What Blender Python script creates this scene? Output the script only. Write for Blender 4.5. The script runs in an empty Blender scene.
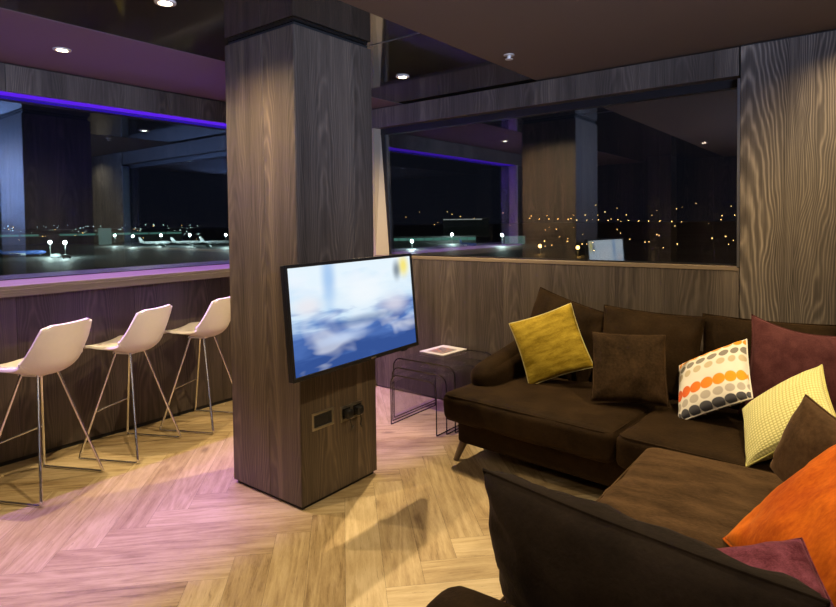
import bpy, bmesh, math, random
from mathutils import Vector, Matrix, noise
R = math.radians
random.seed(7)
scn = bpy.context.scene
COL = scn.collection

# ------------------------------------------------------------------ helpers
class MB:
    """Collects faces (with uv and a per-face random value) and links them as one mesh."""
    def __init__(self):
        self.v = []; self.f = []; self.uv = []; self.rnd = []
    def add(self, vs, fs, uvs=None, rnd=0.0, M=None):
        o = len(self.v)
        self.v += [(M @ Vector(p)) if M else Vector(p) for p in vs]
        for i, fc in enumerate(fs):
            self.f.append([o + k for k in fc])
            self.uv.append(uvs[i] if uvs else [(0, 0)] * len(fc))
            self.rnd.append(rnd)
        return self
    def quad(self, a, b, c, d, rnd=0.0, uv=None):
        return self.add([a, b, c, d], [(0, 1, 2, 3)], [uv or [(0, 0), (1, 0), (1, 1), (0, 1)]], rnd)
    def box(self, x0, x1, y0, y1, z0, z1, bev=0.0, rnd=0.0, M=None, seg=2):
        bm = bmesh.new()
        bmesh.ops.create_cube(bm, size=1)
        for v in bm.verts:
            v.co = Vector(((x0 + x1) / 2 + v.co.x * (x1 - x0), (y0 + y1) / 2 + v.co.y * (y1 - y0), (z0 + z1) / 2 + v.co.z * (z1 - z0)))
        if bev > 0:
            bmesh.ops.bevel(bm, geom=bm.edges[:], offset=bev, segments=seg, profile=.5, affect='EDGES')
        self.bm(bm, M, rnd)
        return self
    def bm(self, bm, M=None, rnd=0.0):
        bm.verts.ensure_lookup_table(); bm.verts.index_update()
        self.add([v.co.copy() for v in bm.verts], [[v.index for v in f.verts] for f in bm.faces], None, rnd, M)
        bm.free()
        return self
    def tube(self, pts, r, n=8, closed=False, cap=True, M=None):
        pts = [Vector(p) for p in pts]; m = len(pts)
        rr = r if isinstance(r, (list, tuple)) else [r] * m
        vs, fs = [], []
        up = None
        for i, p in enumerate(pts):
            a = pts[i - 1] if (i > 0 or closed) else p
            b = pts[(i + 1) % m] if (i < m - 1 or closed) else p
            t = (b - a).normalized()
            if up is None:
                up = Vector((0, 0, 1)) if abs(t.z) < .9 else Vector((1, 0, 0))
            s = t.cross(up)
            if s.length < 1e-6:
                s = t.orthogonal()
            s.normalize(); up = s.cross(t).normalized()
            for k in range(n):
                an = 2 * math.pi * k / n
                vs.append(p + rr[i] * (math.cos(an) * s + math.sin(an) * up))
        for i in range(m if closed else m - 1):
            j = (i + 1) % m
            for k in range(n):
                l = (k + 1) % n
                fs.append((i * n + k, i * n + l, j * n + l, j * n + k))
        if cap and not closed:
            fs.append(tuple(range(n))[::-1]); fs.append(tuple((m - 1) * n + k for k in range(n)))
        return self.add(vs, fs, M=M)
    def lathe(self, prof, n=24, M=None):
        vs, fs = [], []
        for (r, z) in prof:
            for k in range(n):
                a = 2 * math.pi * k / n
                vs.append((r * math.cos(a), r * math.sin(a), z))
        for i in range(len(prof) - 1):
            for k in range(n):
                l = (k + 1) % n
                fs.append((i * n + k, i * n + l, (i + 1) * n + l, (i + 1) * n + k))
        fs.append(tuple(range(n))[::-1]); fs.append(tuple((len(prof) - 1) * n + k for k in range(n)))
        return self.add(vs, fs, M=M)
    def softbox(self, c, half, r, bulge=(0, 0, 0), amp=0.0, seed=0, n=14, M=None, wfreq=5.0):
        """A stuffed box: rounded edges, bulging faces, light wrinkles."""
        bm = bmesh.new()
        bmesh.ops.create_cube(bm, size=2)
        bmesh.ops.subdivide_edges(bm, edges=bm.edges[:], cuts=n, use_grid_fill=True)
        h = Vector(half)
        for v in bm.verts:
            u = v.co.copy()
            # pull grid lines towards the edges so the rounding is well resolved
            u = Vector([math.copysign(1 - (1 - abs(k)) ** 1.6, k) for k in u])
            p = Vector((u.x * h.x, u.y * h.y, u.z * h.z))
            q = Vector([max(-(h[i] - r), min(h[i] - r, p[i])) for i in range(3)])
            d = p - q
            if d.length > 1e-9:
                d = d.normalized() * r
            p = q + d
            w = [1 - min(1, abs(u[i])) ** 2 for i in range(3)]
            p.x += math.copysign(bulge[0] * w[1] * w[2], u.x) * abs(u.x)
            p.y += math.copysign(bulge[1] * w[0] * w[2], u.y) * abs(u.y)
            p.z += math.copysign(bulge[2] * w[0] * w[1], u.z) * abs(u.z)
            if amp:
                nn = noise.noise(Vector((p.x * wfreq + seed * 7.3, p.y * wfreq, p.z * wfreq))) + .5 * noise.noise(Vector((p.x * wfreq * 2.3, p.y * wfreq * 2.3 + seed, p.z * wfreq * 2.3)))
                p += p.normalized() * amp * nn
            v.co = p + Vector(c)
        return self.bm(bm, M)
    def pillow(self, w, h, t, n=22, pinch=.07, amp=.006, seed=0, M=None, sag=0.0):
        """A stuffed square cushion in the local xz plane, facing -y, with pointed corners and uv on both faces."""
        vs, fs, uvs = [], [], []
        idx = {}
        for side in (-1, 1):
            for i in range(n + 1):
                for j in range(n + 1):
                    u = -1 + 2 * i / n; v = -1 + 2 * j / n
                    u = math.sin(u * math.pi / 2) * .5 + u * .5; v = math.sin(v * math.pi / 2) * .5 + v * .5
                    edge = i in (0, n) or j in (0, n)
                    if edge and side == 1:
                        idx[(1, i, j)] = idx[(-1, i, j)]; continue
                    x = u * w / 2 * (1 - pinch * (1 - v * v)); z = v * h / 2 * (1 - pinch * (1 - u * u))
                    z -= sag * (1 - u * u) * max(0, v)
                    th = t / 2 * (max(0, (1 - u * u)) * max(0, (1 - v * v))) ** .42
                    nz = noise.noise(Vector((x * 9 + seed * 3.1, z * 9, side * 4.0))) + .6 * noise.noise(Vector((x * 21, z * 21 + seed, side * 9.0)))
                    # folds that run in from the corners
                    fold = math.sin(10 * (abs(u) - abs(v)) + seed) * (abs(u * v)) ** 1.5
                    y = side * th + (side * amp * nz + amp * 1.2 * side * fold) * min(1, th / (t * .2) if t else 0) + (amp * 1.5 * noise.noise(Vector((u * 2 + seed, v * 2, 0))) if edge else 0)
                    idx[(side, i, j)] = len(vs); vs.append((x, y, z))
        for side in (-1, 1):
            for i in range(n):
                for j in range(n):
                    k = [(i, j), (i + 1, j), (i + 1, j + 1), (i, j + 1)]
                    q = [idx[(side,) + a] for a in k]; tx = [(a[0] / n, a[1] / n) for a in k]
                    if side == 1:
                        q = q[::-1]; tx = tx[::-1]
                    fs.append(q); uvs.append(tx)
        return self.add(vs, fs, uvs, M=M)
    def rim(self, w, h, r, n=22, pinch=.07, M=None, sag=0.0):
        """The corded seam round a cushion from pillow()."""
        pts = []
        def P(u, v):
            return (u * w / 2 * (1 - pinch * (1 - v * v)), 0, v * h / 2 * (1 - pinch * (1 - u * u)) - sag * (1 - u * u) * max(0, v))
        for k in range(n): pts.append(P(-1 + 2 * k / n, -1))
        for k in range(n): pts.append(P(1, -1 + 2 * k / n))
        for k in range(n): pts.append(P(1 - 2 * k / n, 1))
        for k in range(n): pts.append(P(-1, 1 - 2 * k / n))
        return self.tube(pts, r, 6, closed=True, M=M)
    def build(self, name, mat, parent=None, smooth=False, world=None):
        """world: matrix of the thing this part belongs to when the shape was laid out in room coordinates."""
        me = bpy.data.meshes.new(name)
        inv = world.inverted() if world else None
        me.from_pydata([inv @ p if inv else p for p in self.v], [], self.f)
        ul = me.uv_layers.new(name='uv'); k = 0
        for fi, fc in enumerate(self.f):
            for c in range(len(fc)):
                ul.data[k].uv = self.uv[fi][c]; k += 1
        at = me.attributes.new('rnd', 'FLOAT', 'FACE')
        at.data.foreach_set('value', self.rnd)
        if smooth:
            me.polygons.foreach_set('use_smooth', [True] * len(me.polygons))
            if smooth != 'all':
                me.set_sharp_from_angle(angle=R(smooth if smooth is not True else 40))
        me.materials.append(mat)
        me.update()
        o = bpy.data.objects.new(name, me); COL.objects.link(o)
        if parent: o.parent = parent
        return o

def tag(o, label=None, cat=None, group=None, kind=None):
    if label: o['label'] = label
    if cat: o['category'] = cat
    if group: o['group'] = group
    if kind: o['kind'] = kind
    return o
def thing(name, label, cat, loc=(0, 0, 0), rz=0.0, group=None):
    o = bpy.data.objects.new(name, None); COL.objects.link(o)
    o.location = loc; o.rotation_euler = (0, 0, rz); o.empty_display_size = .1
    return tag(o, label, cat, group)
def W(o):
    return Matrix.Translation(o.location) @ Matrix.Rotation(o.rotation_euler.z, 4, 'Z')
def struct(name, mb, mat, smooth=False, parent=None):
    o = mb.build(name, mat, parent, smooth)
    if not parent: o['kind'] = 'structure'
    return o
def dup(root, loc, rz, label=None, group=None):
    r = root.copy(); COL.objects.link(r); r.location = loc; r.rotation_euler = (0, 0, rz)
    if label: r['label'] = label
    if group: r['group'] = group
    for ch in list(root.children):
        c = ch.copy(); COL.objects.link(c); c.parent = r
        for g in list(ch.children):
            d = g.copy(); COL.objects.link(d); d.parent = c
    return r

# ------------------------------------------------------------------ materials
class NT:
    def __init__(self, name):
        self.m = bpy.data.materials.new(name); self.m.use_nodes = True
        self.t = self.m.node_tree; self.t.nodes.clear()
        self.out = self.n('ShaderNodeOutputMaterial')
    def n(self, ty, **kw):
        nd = self.t.nodes.new(ty)
        for k, v in kw.items(): setattr(nd, k, v)
        return nd
    def l(self, a, b): self.t.links.new(a, b)
    def set(self, sock, v):
        if hasattr(v, 'is_linked') or isinstance(v, bpy.types.NodeSocket): self.l(v, sock)
        else: sock.default_value = v
    def math(self, op, a, b=None, c=None):
        nd = self.n('ShaderNodeMath', operation=op)
        self.set(nd.inputs[0], a)
        if b is not None: self.set(nd.inputs[1], b)
        if c is not None: self.set(nd.inputs[2], c)
        return nd.outputs[0]
    def vmath(self, op, a, b):
        nd = self.n('ShaderNodeVectorMath', operation=op)
        self.set(nd.inputs[0], a); self.set(nd.inputs[1], b)
        return nd.outputs[0]
    def noise(self, vec, scale=1, detail=4, rough=.55, dist=0.0):
        nd = self.n('ShaderNodeTexNoise'); self.l(vec, nd.inputs['Vector'])
        nd.inputs['Scale'].default_value = scale; nd.inputs['Detail'].default_value = detail
        nd.inputs['Roughness'].default_value = rough; nd.inputs['Distortion'].default_value = dist
        return nd.outputs['Fac']
    def ramp(self, fac, stops, interp='LINEAR'):
        nd = self.n('ShaderNodeValToRGB'); nd.color_ramp.interpolation = interp
        e = nd.color_ramp.elements
        while len(e) < len(stops): e.new(.5)
        for el, (p, c) in zip(e, stops):
            el.position = p; el.color = (*c, 1) if len(c) == 3 else c
        self.set(nd.inputs[0], fac)
        return nd.outputs['Color']
    def mix(self, fac, a, b, mode='MIX'):
        nd = self.n('ShaderNodeMix', data_type='RGBA', blend_type=mode)
        self.set(nd.inputs[0], fac)
        self.set(nd.inputs[6], a if not isinstance(a, tuple) else (*a, 1) if len(a) == 3 else a)
        self.set(nd.inputs[7], b if not isinstance(b, tuple) else (*b, 1) if len(b) == 3 else b)
        return nd.outputs[2]
    def mapping(self, vec, scale=(1, 1, 1), loc=(0, 0, 0), rot=(0, 0, 0)):
        nd = self.n('ShaderNodeMapping'); self.l(vec, nd.inputs[0])
        nd.inputs['Scale'].default_value = scale; nd.inputs['Location'].default_value = loc; nd.inputs['Rotation'].default_value = rot
        return nd.outputs[0]
    def bsdf(self, color, rough=.5, metal=0.0, spec=.5, sheen=0.0, sheen_tint=None, bump=None, bump_s=.2, bump_d=.01, coat=0.0):
        p = self.n('ShaderNodeBsdfPrincipled')
        self.set(p.inputs['Base Color'], (*color, 1) if isinstance(color, tuple) else color)
        self.set(p.inputs['Roughness'], rough); p.inputs['Metallic'].default_value = metal
        p.inputs['Specular IOR Level'].default_value = spec
        p.inputs['Sheen Weight'].default_value = sheen; p.inputs['Coat Weight'].default_value = coat
        p.inputs['Coat Roughness'].default_value = .08
        if sheen_tint: p.inputs['Sheen Tint'].default_value = (*sheen_tint, 1); p.inputs['Sheen Roughness'].default_value = .4
        if bump is not None:
            b = self.n('ShaderNodeBump'); b.inputs['Strength'].default_value = bump_s; b.inputs['Distance'].default_value = bump_d
            self.l(bump, b.inputs['Height']); self.l(b.outputs[0], p.inputs['Normal'])
        self.l(p.outputs[0], self.out.inputs[0])
        return p
    def obj(self): return self.n('ShaderNodeTexCoord').outputs['Object']
    def uv(self): return self.n('ShaderNodeTexCoord').outputs['UV']
    def attr(self, name):
        nd = self.n('ShaderNodeAttribute', attribute_name=name); return nd.outputs['Fac']

def plain(name, color, rough=.5, metal=0.0, spec=.5, coat=0.0):
    t = NT(name)
    v = t.noise(t.obj(), 40, 3)
    c = t.mix(t.math('MULTIPLY', v, .25), color, tuple(k * .75 for k in color))
    t.bsdf(c, rough, metal, spec, coat=coat)
    return t.m
def emis(name, color, strength):
    t = NT(name); e = t.n('ShaderNodeEmission'); e.inputs[0].default_value = (*color, 1); e.inputs[1].default_value = strength
    t.l(e.outputs[0], t.out.inputs[0]); return t.m

def walnut(name, dark, mid, light, horiz=False, rough=.42, spec=.4, pitch=.42, figure=1.0, arch=330.0, climb=3.6, warpk=5.0):
    """Grey-brown walnut laminate: arched figure up the panel (or along y for the counter), fine pores, a few pale streaks."""
    t = NT(name)
    o = t.obj()
    off = t.attr('rnd')
    cmb = t.n('ShaderNodeCombineXYZ'); t.l(t.math('MULTIPLY', off, 17.0), cmb.inputs[0]); t.l(t.math('MULTIPLY', off, 31.0), cmb.inputs[1]); t.l(t.math('MULTIPLY', off, 9.0), cmb.inputs[2])
    v = t.vmath('ADD', o, cmb.outputs[0])
    s = t.n('ShaderNodeSeparateXYZ'); t.l(v, s.inputs[0])
    if horiz: across, along, q = t.math('ADD', s.outputs[0], s.outputs[2]), s.outputs[1], lambda k: (1, k, 1)
    else: across, along, q = t.math('ADD', s.outputs[0], s.outputs[1]), s.outputs[2], lambda k: (1, 1, k)
    wob = t.noise(t.mapping(v, q(.22)), 2.6, 3, .55)
    u = t.math('ADD', t.math('DIVIDE', across, pitch), t.math('MULTIPLY', t.math('SUBTRACT', wob, .5), .55))
    u = t.math('MULTIPLY', t.math('SUBTRACT', t.math('FRACT', u), .5), pitch)
    warp = t.noise(t.mapping(v, q(.3)), 5.0, 3, .55)
    ph = t.math('ADD', t.math('MULTIPLY', along, climb), t.math('ADD', t.math('MULTIPLY', t.math('MULTIPLY', u, u), arch), t.math('MULTIPLY', warp, warpk)))
    rings = t.math('POWER', t.math('MULTIPLY_ADD', t.math('SINE', t.math('MULTIPLY', ph, 6.283)), .5, .5), 1.6)
    amt = t.noise(t.mapping(v, q(.2)), 3.2, 2, .5)
    rings = t.math('MULTIPLY', t.math('SUBTRACT', rings, .4), t.math('MULTIPLY', amt, .30 * figure))
    streak = t.noise(t.mapping(v, q(.03)), 30, 6, .62)
    fine = t.noise(t.mapping(v, q(.03)), 150, 4, .65)
    tone = t.noise(t.mapping(v, q(.10)), 3.5, 2, .5)
    f = t.math('ADD', rings, t.math('ADD', t.math('MULTIPLY', streak, .36), t.math('ADD', t.math('MULTIPLY', fine, .26), t.math('MULTIPLY', tone, .38))))
    c = t.ramp(f, [(.34, dark), (.50, mid), (.60, tuple(.7 * a + .3 * b for a, b in zip(mid, light))), (.74, light)])
    pale = t.noise(t.mapping(v, q(.05)), 9.0, 2, .4)
    pm = t.ramp(pale, [(.67, (0, 0, 0)), (.76, (1, 1, 1))])
    pmv = t.n('ShaderNodeRGBToBW'); t.l(pm, pmv.inputs[0])
    c = t.mix(t.math('MULTIPLY', pmv.outputs[0], .45), c, light)
    t.bsdf(c, rough, 0, spec, bump=fine, bump_s=.06)
    return t.m

def oak_floor():
    t = NT('oak_planks')
    uv = t.uv(); r = t.attr('rnd')
    cmb = t.n('ShaderNodeCombineXYZ'); t.l(t.math('MULTIPLY', r, 43.0), cmb.inputs[0]); t.l(t.math('MULTIPLY', r, 91.0), cmb.inputs[1])
    v = t.vmath('ADD', uv, cmb.outputs[0])
    big = t.noise(t.mapping(v, (.35, 2.6, 1)), 1.6, 3, .5, .6)
    rings = t.math('MULTIPLY_ADD', t.math('SINE', t.math('MULTIPLY', big, 60.0)), .5, .5)
    streak = t.noise(t.mapping(v, (.8, 10, 1)), 3.4, 9, .70, .5)
    mid = t.noise(t.mapping(v, (3.2, 30, 1)), 3.2, 8, .72, .6)
    fine = t.noise(t.mapping(v, (9, 110, 1)), 3, 5, .7)
    crack = t.noise(t.mapping(v, (1.3, 15, 1)), 3.6, 8, .74, 1.3)
    patch = t.noise(t.mapping(v, (1, 2.2, 1)), 3.0, 3, .6)
    f = t.math('ADD', t.math('MULTIPLY', rings, .07), t.math('ADD', t.math('MULTIPLY', streak, .34), t.math('ADD', t.math('MULTIPLY', t.math('ADD', fine, mid), .21), t.math('ADD', t.math('MULTIPLY', patch, .13), t.math('MULTIPLY', r, .12)))))
    c = t.ramp(f, [(.39, (.20, .13, .058)), (.48, (.37, .265, .135)), (.56, (.47, .355, .195)), (.68, (.60, .48, .295))])
    dk = t.ramp(crack, [(.325, (1, 1, 1)), (.395, (0, 0, 0))])
    bw = t.n('ShaderNodeRGBToBW'); t.l(dk, bw.inputs[0])
    c = t.mix(t.math('MULTIPLY', bw.outputs[0], .75), c, (.12, .07, .032))
    # knots
    vo = t.n('ShaderNodeTexVoronoi'); t.l(t.mapping(v, (2.2, 5.5, 1)), vo.inputs['Vector']); vo.inputs['Scale'].default_value = .9
    kn = t.ramp(vo.outputs['Distance'], [(.04, (1, 1, 1)), (.14, (0, 0, 0))])
    kb = t.n('ShaderNodeRGBToBW'); t.l(kn, kb.inputs[0])
    c = t.mix(t.math('MULTIPLY', kb.outputs[0], .6), c, (.10, .055, .025))
    t.bsdf(c, t.math('MULTIPLY_ADD', streak, .15, .36), 0, .4, bump=streak, bump_s=.08)
    return t.m

def velvet(name, base, hi, sheen=.5, scale=26, stretch=(1, 1, 1), rough=.75, contrast=(.38, .7), bump=.25, tint=None, spec=.06):
    t = NT(name)
    o = t.mapping(t.obj(), stretch)
    n1 = t.noise(o, scale * .22, 4, .6, .4); n2 = t.noise(o, scale * 3, 4, .65)
    f = t.math('ADD', t.math('MULTIPLY', n1, .65), t.math('MULTIPLY', n2, .35))
    c = t.ramp(f, [(contrast[0], base), (contrast[1], hi)])
    t.bsdf(c, rough, 0, spec, sheen=sheen, sheen_tint=tint or hi, bump=n2, bump_s=bump, bump_d=.004)
    return t.m

M = {}
M['wall_wood'] = walnut('walnut_wall', (.034, .026, .021), (.080, .064, .053), (.22, .175, .14), figure=.6)
M['wall_right_wood'] = walnut('walnut_feature', (.042, .034, .029), (.105, .086, .072), (.33, .275, .22), pitch=.60, figure=1.25, arch=190.0, climb=4.2, warpk=3.0)
M['dark_wood'] = walnut('walnut_dark', (.026, .019, .015), (.058, .044, .036), (.13, .10, .08))
M['column_wood'] = walnut('walnut_column', (.034, .025, .018), (.084, .063, .047), (.21, .155, .11), pitch=.30, figure=.75)
M['counter_wood'] = walnut('walnut_counter', (.06, .046, .038), (.105, .083, .07), (.21, .17, .145), horiz=True)
M['ply'] = plain('oiled_sill_wood', (.20, .15, .10), .5)
M['floor'] = oak_floor()
M['gap'] = plain('black_recess', (.006, .006, .006), .7)
M['ceil_left'] = plain('mauve_paint', (.16, .115, .125), .75, spec=.3)
M['ceil_right'] = plain('taupe_paint', (.150, .112, .085), .7, spec=.3)
M['soffit'] = plain('white_lacquer', (.6, .58, .62), .4)
M['black_frame'] = plain('black_metal', (.01, .01, .012), .4)
M['cream'] = plain('cream_paint', (.40, .33, .24), .6)
M['alu'] = plain('satin_aluminium', (.42, .43, .47), .35, 1.0)
M['chrome'] = plain('polished_steel', (.85, .84, .82), .24, 1.0)
M['white_plastic'] = plain('white_plastic', (.78, .72, .62), .38)
M['black_plastic'] = plain('black_plastic', (.012, .012, .014), .32)
M['silver'] = plain('brushed_silver', (.55, .52, .46), .3, 1.0)
M['leg_wood'] = plain('oiled_oak_leg', (.16, .105, .06), .5)
M['paper'] = plain('paper_white', (.85, .83, .82), .5)
M['white_trim'] = plain('white_trim_metal', (.7, .66, .6), .35)
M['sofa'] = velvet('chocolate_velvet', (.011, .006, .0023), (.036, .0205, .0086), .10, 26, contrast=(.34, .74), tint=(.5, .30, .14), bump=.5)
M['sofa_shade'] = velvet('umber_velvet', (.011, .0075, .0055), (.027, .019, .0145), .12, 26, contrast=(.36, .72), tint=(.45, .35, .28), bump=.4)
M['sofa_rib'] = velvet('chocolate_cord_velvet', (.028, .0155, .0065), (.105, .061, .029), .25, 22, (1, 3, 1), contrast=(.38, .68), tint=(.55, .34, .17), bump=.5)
M['cush_brown'] = velvet('brown_plush', (.016, .009, .004), (.055, .032, .015), .2, 24, contrast=(.40, .66), tint=(.6, .38, .2), bump=.4)
M['cush_tan'] = velvet('warm_brown_plush', (.058, .031, .014), (.14, .08, .038), .25, 22, tint=(.6, .42, .28))
M['mustard'] = velvet('mustard_velvet', (.20, .13, .008), (.56, .41, .05), .2, 34, (1, 1, 3.5), contrast=(.36, .66), tint=(.9, .75, .3))
M['mustard_edge'] = plain('mustard_cord', (.62, .55, .25), .7)
M['plum'] = velvet('plum_chenille', (.060, .018, .020), (.135, .048, .048), .25, 60, contrast=(.35, .7), tint=(.6, .35, .35))
M['orange'] = velvet('burnt_orange_velvet', (.36, .045, .006), (.72, .17, .012), .4, 14, (1, 1, 2.6), contrast=(.36, .64), tint=(.95, .5, .15))
M['magenta'] = velvet('mulberry_chenille', (.075, .011, .022), (.25, .07, .11), .25, 80, contrast=(.40, .66), bump=.5, tint=(.7, .4, .5))

def ceiling_gloss():
    t = NT('bronze_stretch_ceiling')
    v = t.noise(t.obj(), 1.2, 2)
    c = t.mix(v, (.030, .026, .020), (.042, .036, .029))
    t.bsdf(c, .05, 0, .8, coat=.5)
    return t.m
M['ceil_gloss'] = ceiling_gloss()

def pane(name, refl, tint, rtint=(.94, .95, 1)):
    t = NT(name)
    tr = t.n('ShaderNodeBsdfTransparent'); tr.inputs[0].default_value = (*tint, 1)
    gl = t.n('ShaderNodeBsdfGlossy'); gl.inputs['Roughness'].default_value = 0.0; gl.inputs[0].default_value = (*rtint, 1)
    fr = t.n('ShaderNodeLayerWeight'); fr.inputs[0].default_value = .5
    mx = t.n('ShaderNodeMixShader')
    t.l(t.math('MULTIPLY_ADD', t.math('POWER', fr.outputs['Facing'], 4.0), .6, refl), mx.inputs[0])
    t.l(tr.outputs[0], mx.inputs[1]); t.l(gl.outputs[0], mx.inputs[2]); t.l(mx.outputs[0], t.out.inputs[0])
    return t.m
M['glass'] = pane('coated_window_glass', .20, (.93, .96, .96))
M['glass_left'] = pane('blue_coated_window_glass', .26, (.93, .96, .96), (.52, .68, 1.0))
M['table_glass'] = pane('clear_table_glass', .035, (.95, .95, .97))
M['table_edge'] = plain('polished_glass_edge', (.012, .012, .018), .1, spec=.8)

def screen():
    t = NT('television_picture')
    uv = t.uv(); s = t.n('ShaderNodeSeparateXYZ'); t.l(uv, s.inputs[0])
    n1 = t.noise(t.mapping(uv, (2.2, 5.5, 1)), 1.3, 3, .5, .4)
    n2 = t.noise(t.mapping(uv, (3.0, 3.6, 1), (7, 2, 0)), 1.1, 2, .5, .5)
    f = t.math('ADD', s.outputs[1], t.math('MULTIPLY', t.math('SUBTRACT', n1, .5), .85))
    c = t.ramp(f, [(.10, (.035, .085, .30)), (.33, (.08, .17, .48)), (.43, (.22, .36, .66)), (.54, (.62, .80, .96)), (.85, (.80, .92, 1.0))])
    wm = t.ramp(n2, [(.5, (0, 0, 0)), (.68, (1, 1, 1))]); b = t.n('ShaderNodeRGBToBW'); t.l(wm, b.inputs[0])
    c = t.mix(t.math('MULTIPLY', b.outputs[0], .5), c, (.88, .92, 1))
    def blob(cx, cy, rx, ry, col, amt, c):
        dx = t.math('DIVIDE', t.math('SUBTRACT', s.outputs[0], cx), rx); dy = t.math('DIVIDE', t.math('SUBTRACT', s.outputs[1], cy), ry)
        d = t.math('SQRT', t.math('ADD', t.math('MULTIPLY', dx, dx), t.math('MULTIPLY', dy, dy)))
        k = t.n('ShaderNodeMapRange'); k.interpolation_type = 'SMOOTHSTEP'; t.l(d, k.inputs[0])
        k.inputs[1].default_value = .1; k.inputs[2].default_value = 1.15; k.inputs[3].default_value = amt; k.inputs[4].default_value = 0
        return t.mix(k.outputs[0], c, col)
    c = blob(.93, .90, .07, .16, (.95, .78, .08), .85, c)
    c = blob(.86, .86, .05, .14, (.03, .06, .10), .7, c)
    c = blob(.28, .86, .07, .40, (.25, .48, .85), .7, c)
    c = blob(.12, .62, .14, .12, (.85, .82, .86), .8, c)
    c = blob(.55, .66, .3, .25, (.92, .97, 1), .8, c)
    c = blob(.36, .26, .25, .07, (.55, .68, .92), .75, c)
    c = blob(.82, .50, .17, .16, (.80, .78, .86), .75, c)
    c = blob(.55, .40, .4, .07, (.06, .13, .33), .6, c)
    e = t.n('ShaderNodeEmission'); t.l(c, e.inputs[0]); e.inputs[1].default_value = 1.0
    t.l(e.outputs[0], t.out.inputs[0])
    return t.m
M['screen'] = screen()

def dotted():
    """White cloth with bands of printed round dots; band colour by row."""
    t = NT('spotted_cotton')
    uv = t.uv(); s = t.n('ShaderNodeSeparateXYZ'); t.l(t.mapping(uv, (1, 1, 1), (0, 0, 0)), s.inputs[0])
    u, v = s.outputs[0], s.outputs[1]
    c = (.80, .76, .68)
    rows = [(.90, (.80, .33, .02), .066), (.73, (.24, .22, .18), .058), (.60, (.58, .49, .32), .05), (.36, (.80, .17, .02), .072), (.21, (.50, .45, .38), .058), (.06, (.09, .09, .105), .070)]
    out = None
    for i, (rv, col, rad) in enumerate(rows):
        per = .134
        du = t.math('SUBTRACT', t.math('MULTIPLY', t.math('FRACT', t.math('DIVIDE', t.math('ADD', u, .03 * i), per)), per), per / 2)
        dv = t.math('SUBTRACT', v, rv)
        d = t.math('SQRT', t.math('ADD', t.math('MULTIPLY', du, du), t.math('MULTIPLY', dv, dv)))
        k = t.n('ShaderNodeMapRange'); t.l(d, k.inputs[0]); k.inputs[1].default_value = rad - .006; k.inputs[2].default_value = rad + .003; k.inputs[3].default_value = 1; k.inputs[4].default_value = 0
        if i == 3:
            colr = t.ramp(u, [(.2, (.75, .12, .02)), (.75, (.85, .36, .02))])
        else:
            colr = col
        out = t.mix(k.outputs[0], out if out is not None else c, colr)
    w = t.noise(t.mapping(uv, (1, 1, 1)), 180, 2)
    t.bsdf(out, .85, 0, .2, sheen=.1, bump=w, bump_s=.15, bump_d=.002)
    return t.m
M['dots'] = dotted()
def waffle():
    t = NT('waffle_knit')
    uv = t.uv(); s = t.n('ShaderNodeSeparateXYZ'); t.l(uv, s.inputs[0])
    a = t.math('ABSOLUTE', t.math('SINE', t.math('MULTIPLY', s.outputs[0], 96.0))); b = t.math('ABSOLUTE', t.math('SINE', t.math('MULTIPLY', s.outputs[1], 96.0)))
    h = t.math('MULTIPLY', a, b)
    c = t.ramp(h, [(.0, (.56, .51, .17)), (.5, (.84, .80, .36))])
    t.bsdf(c, .85, 0, .2, sheen=.15, bump=h, bump_s=.6, bump_d=.004)
    return t.m
M['waffle'] = waffle()
def cover():
    t = NT('magazine_cover')
    uv = t.uv(); s = t.n('ShaderNodeSeparateXYZ'); t.l(uv, s.inputs[0])
    n = t.noise(t.mapping(uv, (3, 3, 1)), 2.2, 3, .6, 1)
    pic = t.ramp(n, [(.35, (.10, .09, .12)), (.5, (.35, .30, .33)), (.62, (.5, .16, .1)), (.7, (.7, .68, .7))])
    inside = t.math('MULTIPLY', t.math('MULTIPLY', t.math('GREATER_THAN', s.outputs[0], .2), t.math('LESS_THAN', s.outputs[0], .85)), t.math('MULTIPLY', t.math('GREATER_THAN', s.outputs[1], .12), t.math('LESS_THAN', s.outputs[1], .75)))
    c = t.mix(inside, (.82, .80, .82), pic)
    t.bsdf(c, .3, 0, .5)
    return t.m
M['cover'] = cover()

# ------------------------------------------------------------------ camera
CAM_H = 1.55
yaw, pitch, roll, foc, shy = -6.58339228e-01, 3.08805720e-02, -1.22788556e-02, 586.928504, -63.0478
cd = bpy.data.cameras.new('camera'); cam = bpy.data.objects.new('camera', cd); COL.objects.link(cam)
fwd = Vector((math.sin(yaw) * math.cos(pitch), math.cos(yaw) * math.cos(pitch), -math.sin(pitch)))
rt = Vector((math.cos(yaw), -math.sin(yaw), 0)); up = rt.cross(fwd)
r2 = math.cos(roll) * rt + math.sin(roll) * up; u2 = -math.sin(roll) * rt + math.cos(roll) * up
mw = Matrix((r2, u2, -fwd)).transposed().to_4x4(); mw.translation = (0, 0, CAM_H)
cam.matrix_world = mw
cd.sensor_fit = 'HORIZONTAL'; cd.sensor_width = 36; cd.lens = foc / 836 * 36
cd.shift_y = shy / 836
cd.clip_start = .05; cd.clip_end = 12000
scn.camera = cam
scn.view_settings.view_transform = 'Standard'; scn.view_settings.look = 'None'; scn.view_settings.gamma = 1
scn.view_settings.use_curve_mapping = False; scn.view_settings.exposure = 0.0

# ------------------------------------------------------------------ room shell
CEIL = 2.62
XL, YB = -4.44, 4.12           # window-side panelling, end wall
GX, GY = -4.60, 4.22           # glass planes
XR, YR = 1.75, -2.9            # unseen walls
ZV = 2.435                     # underside of the window heads

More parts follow.
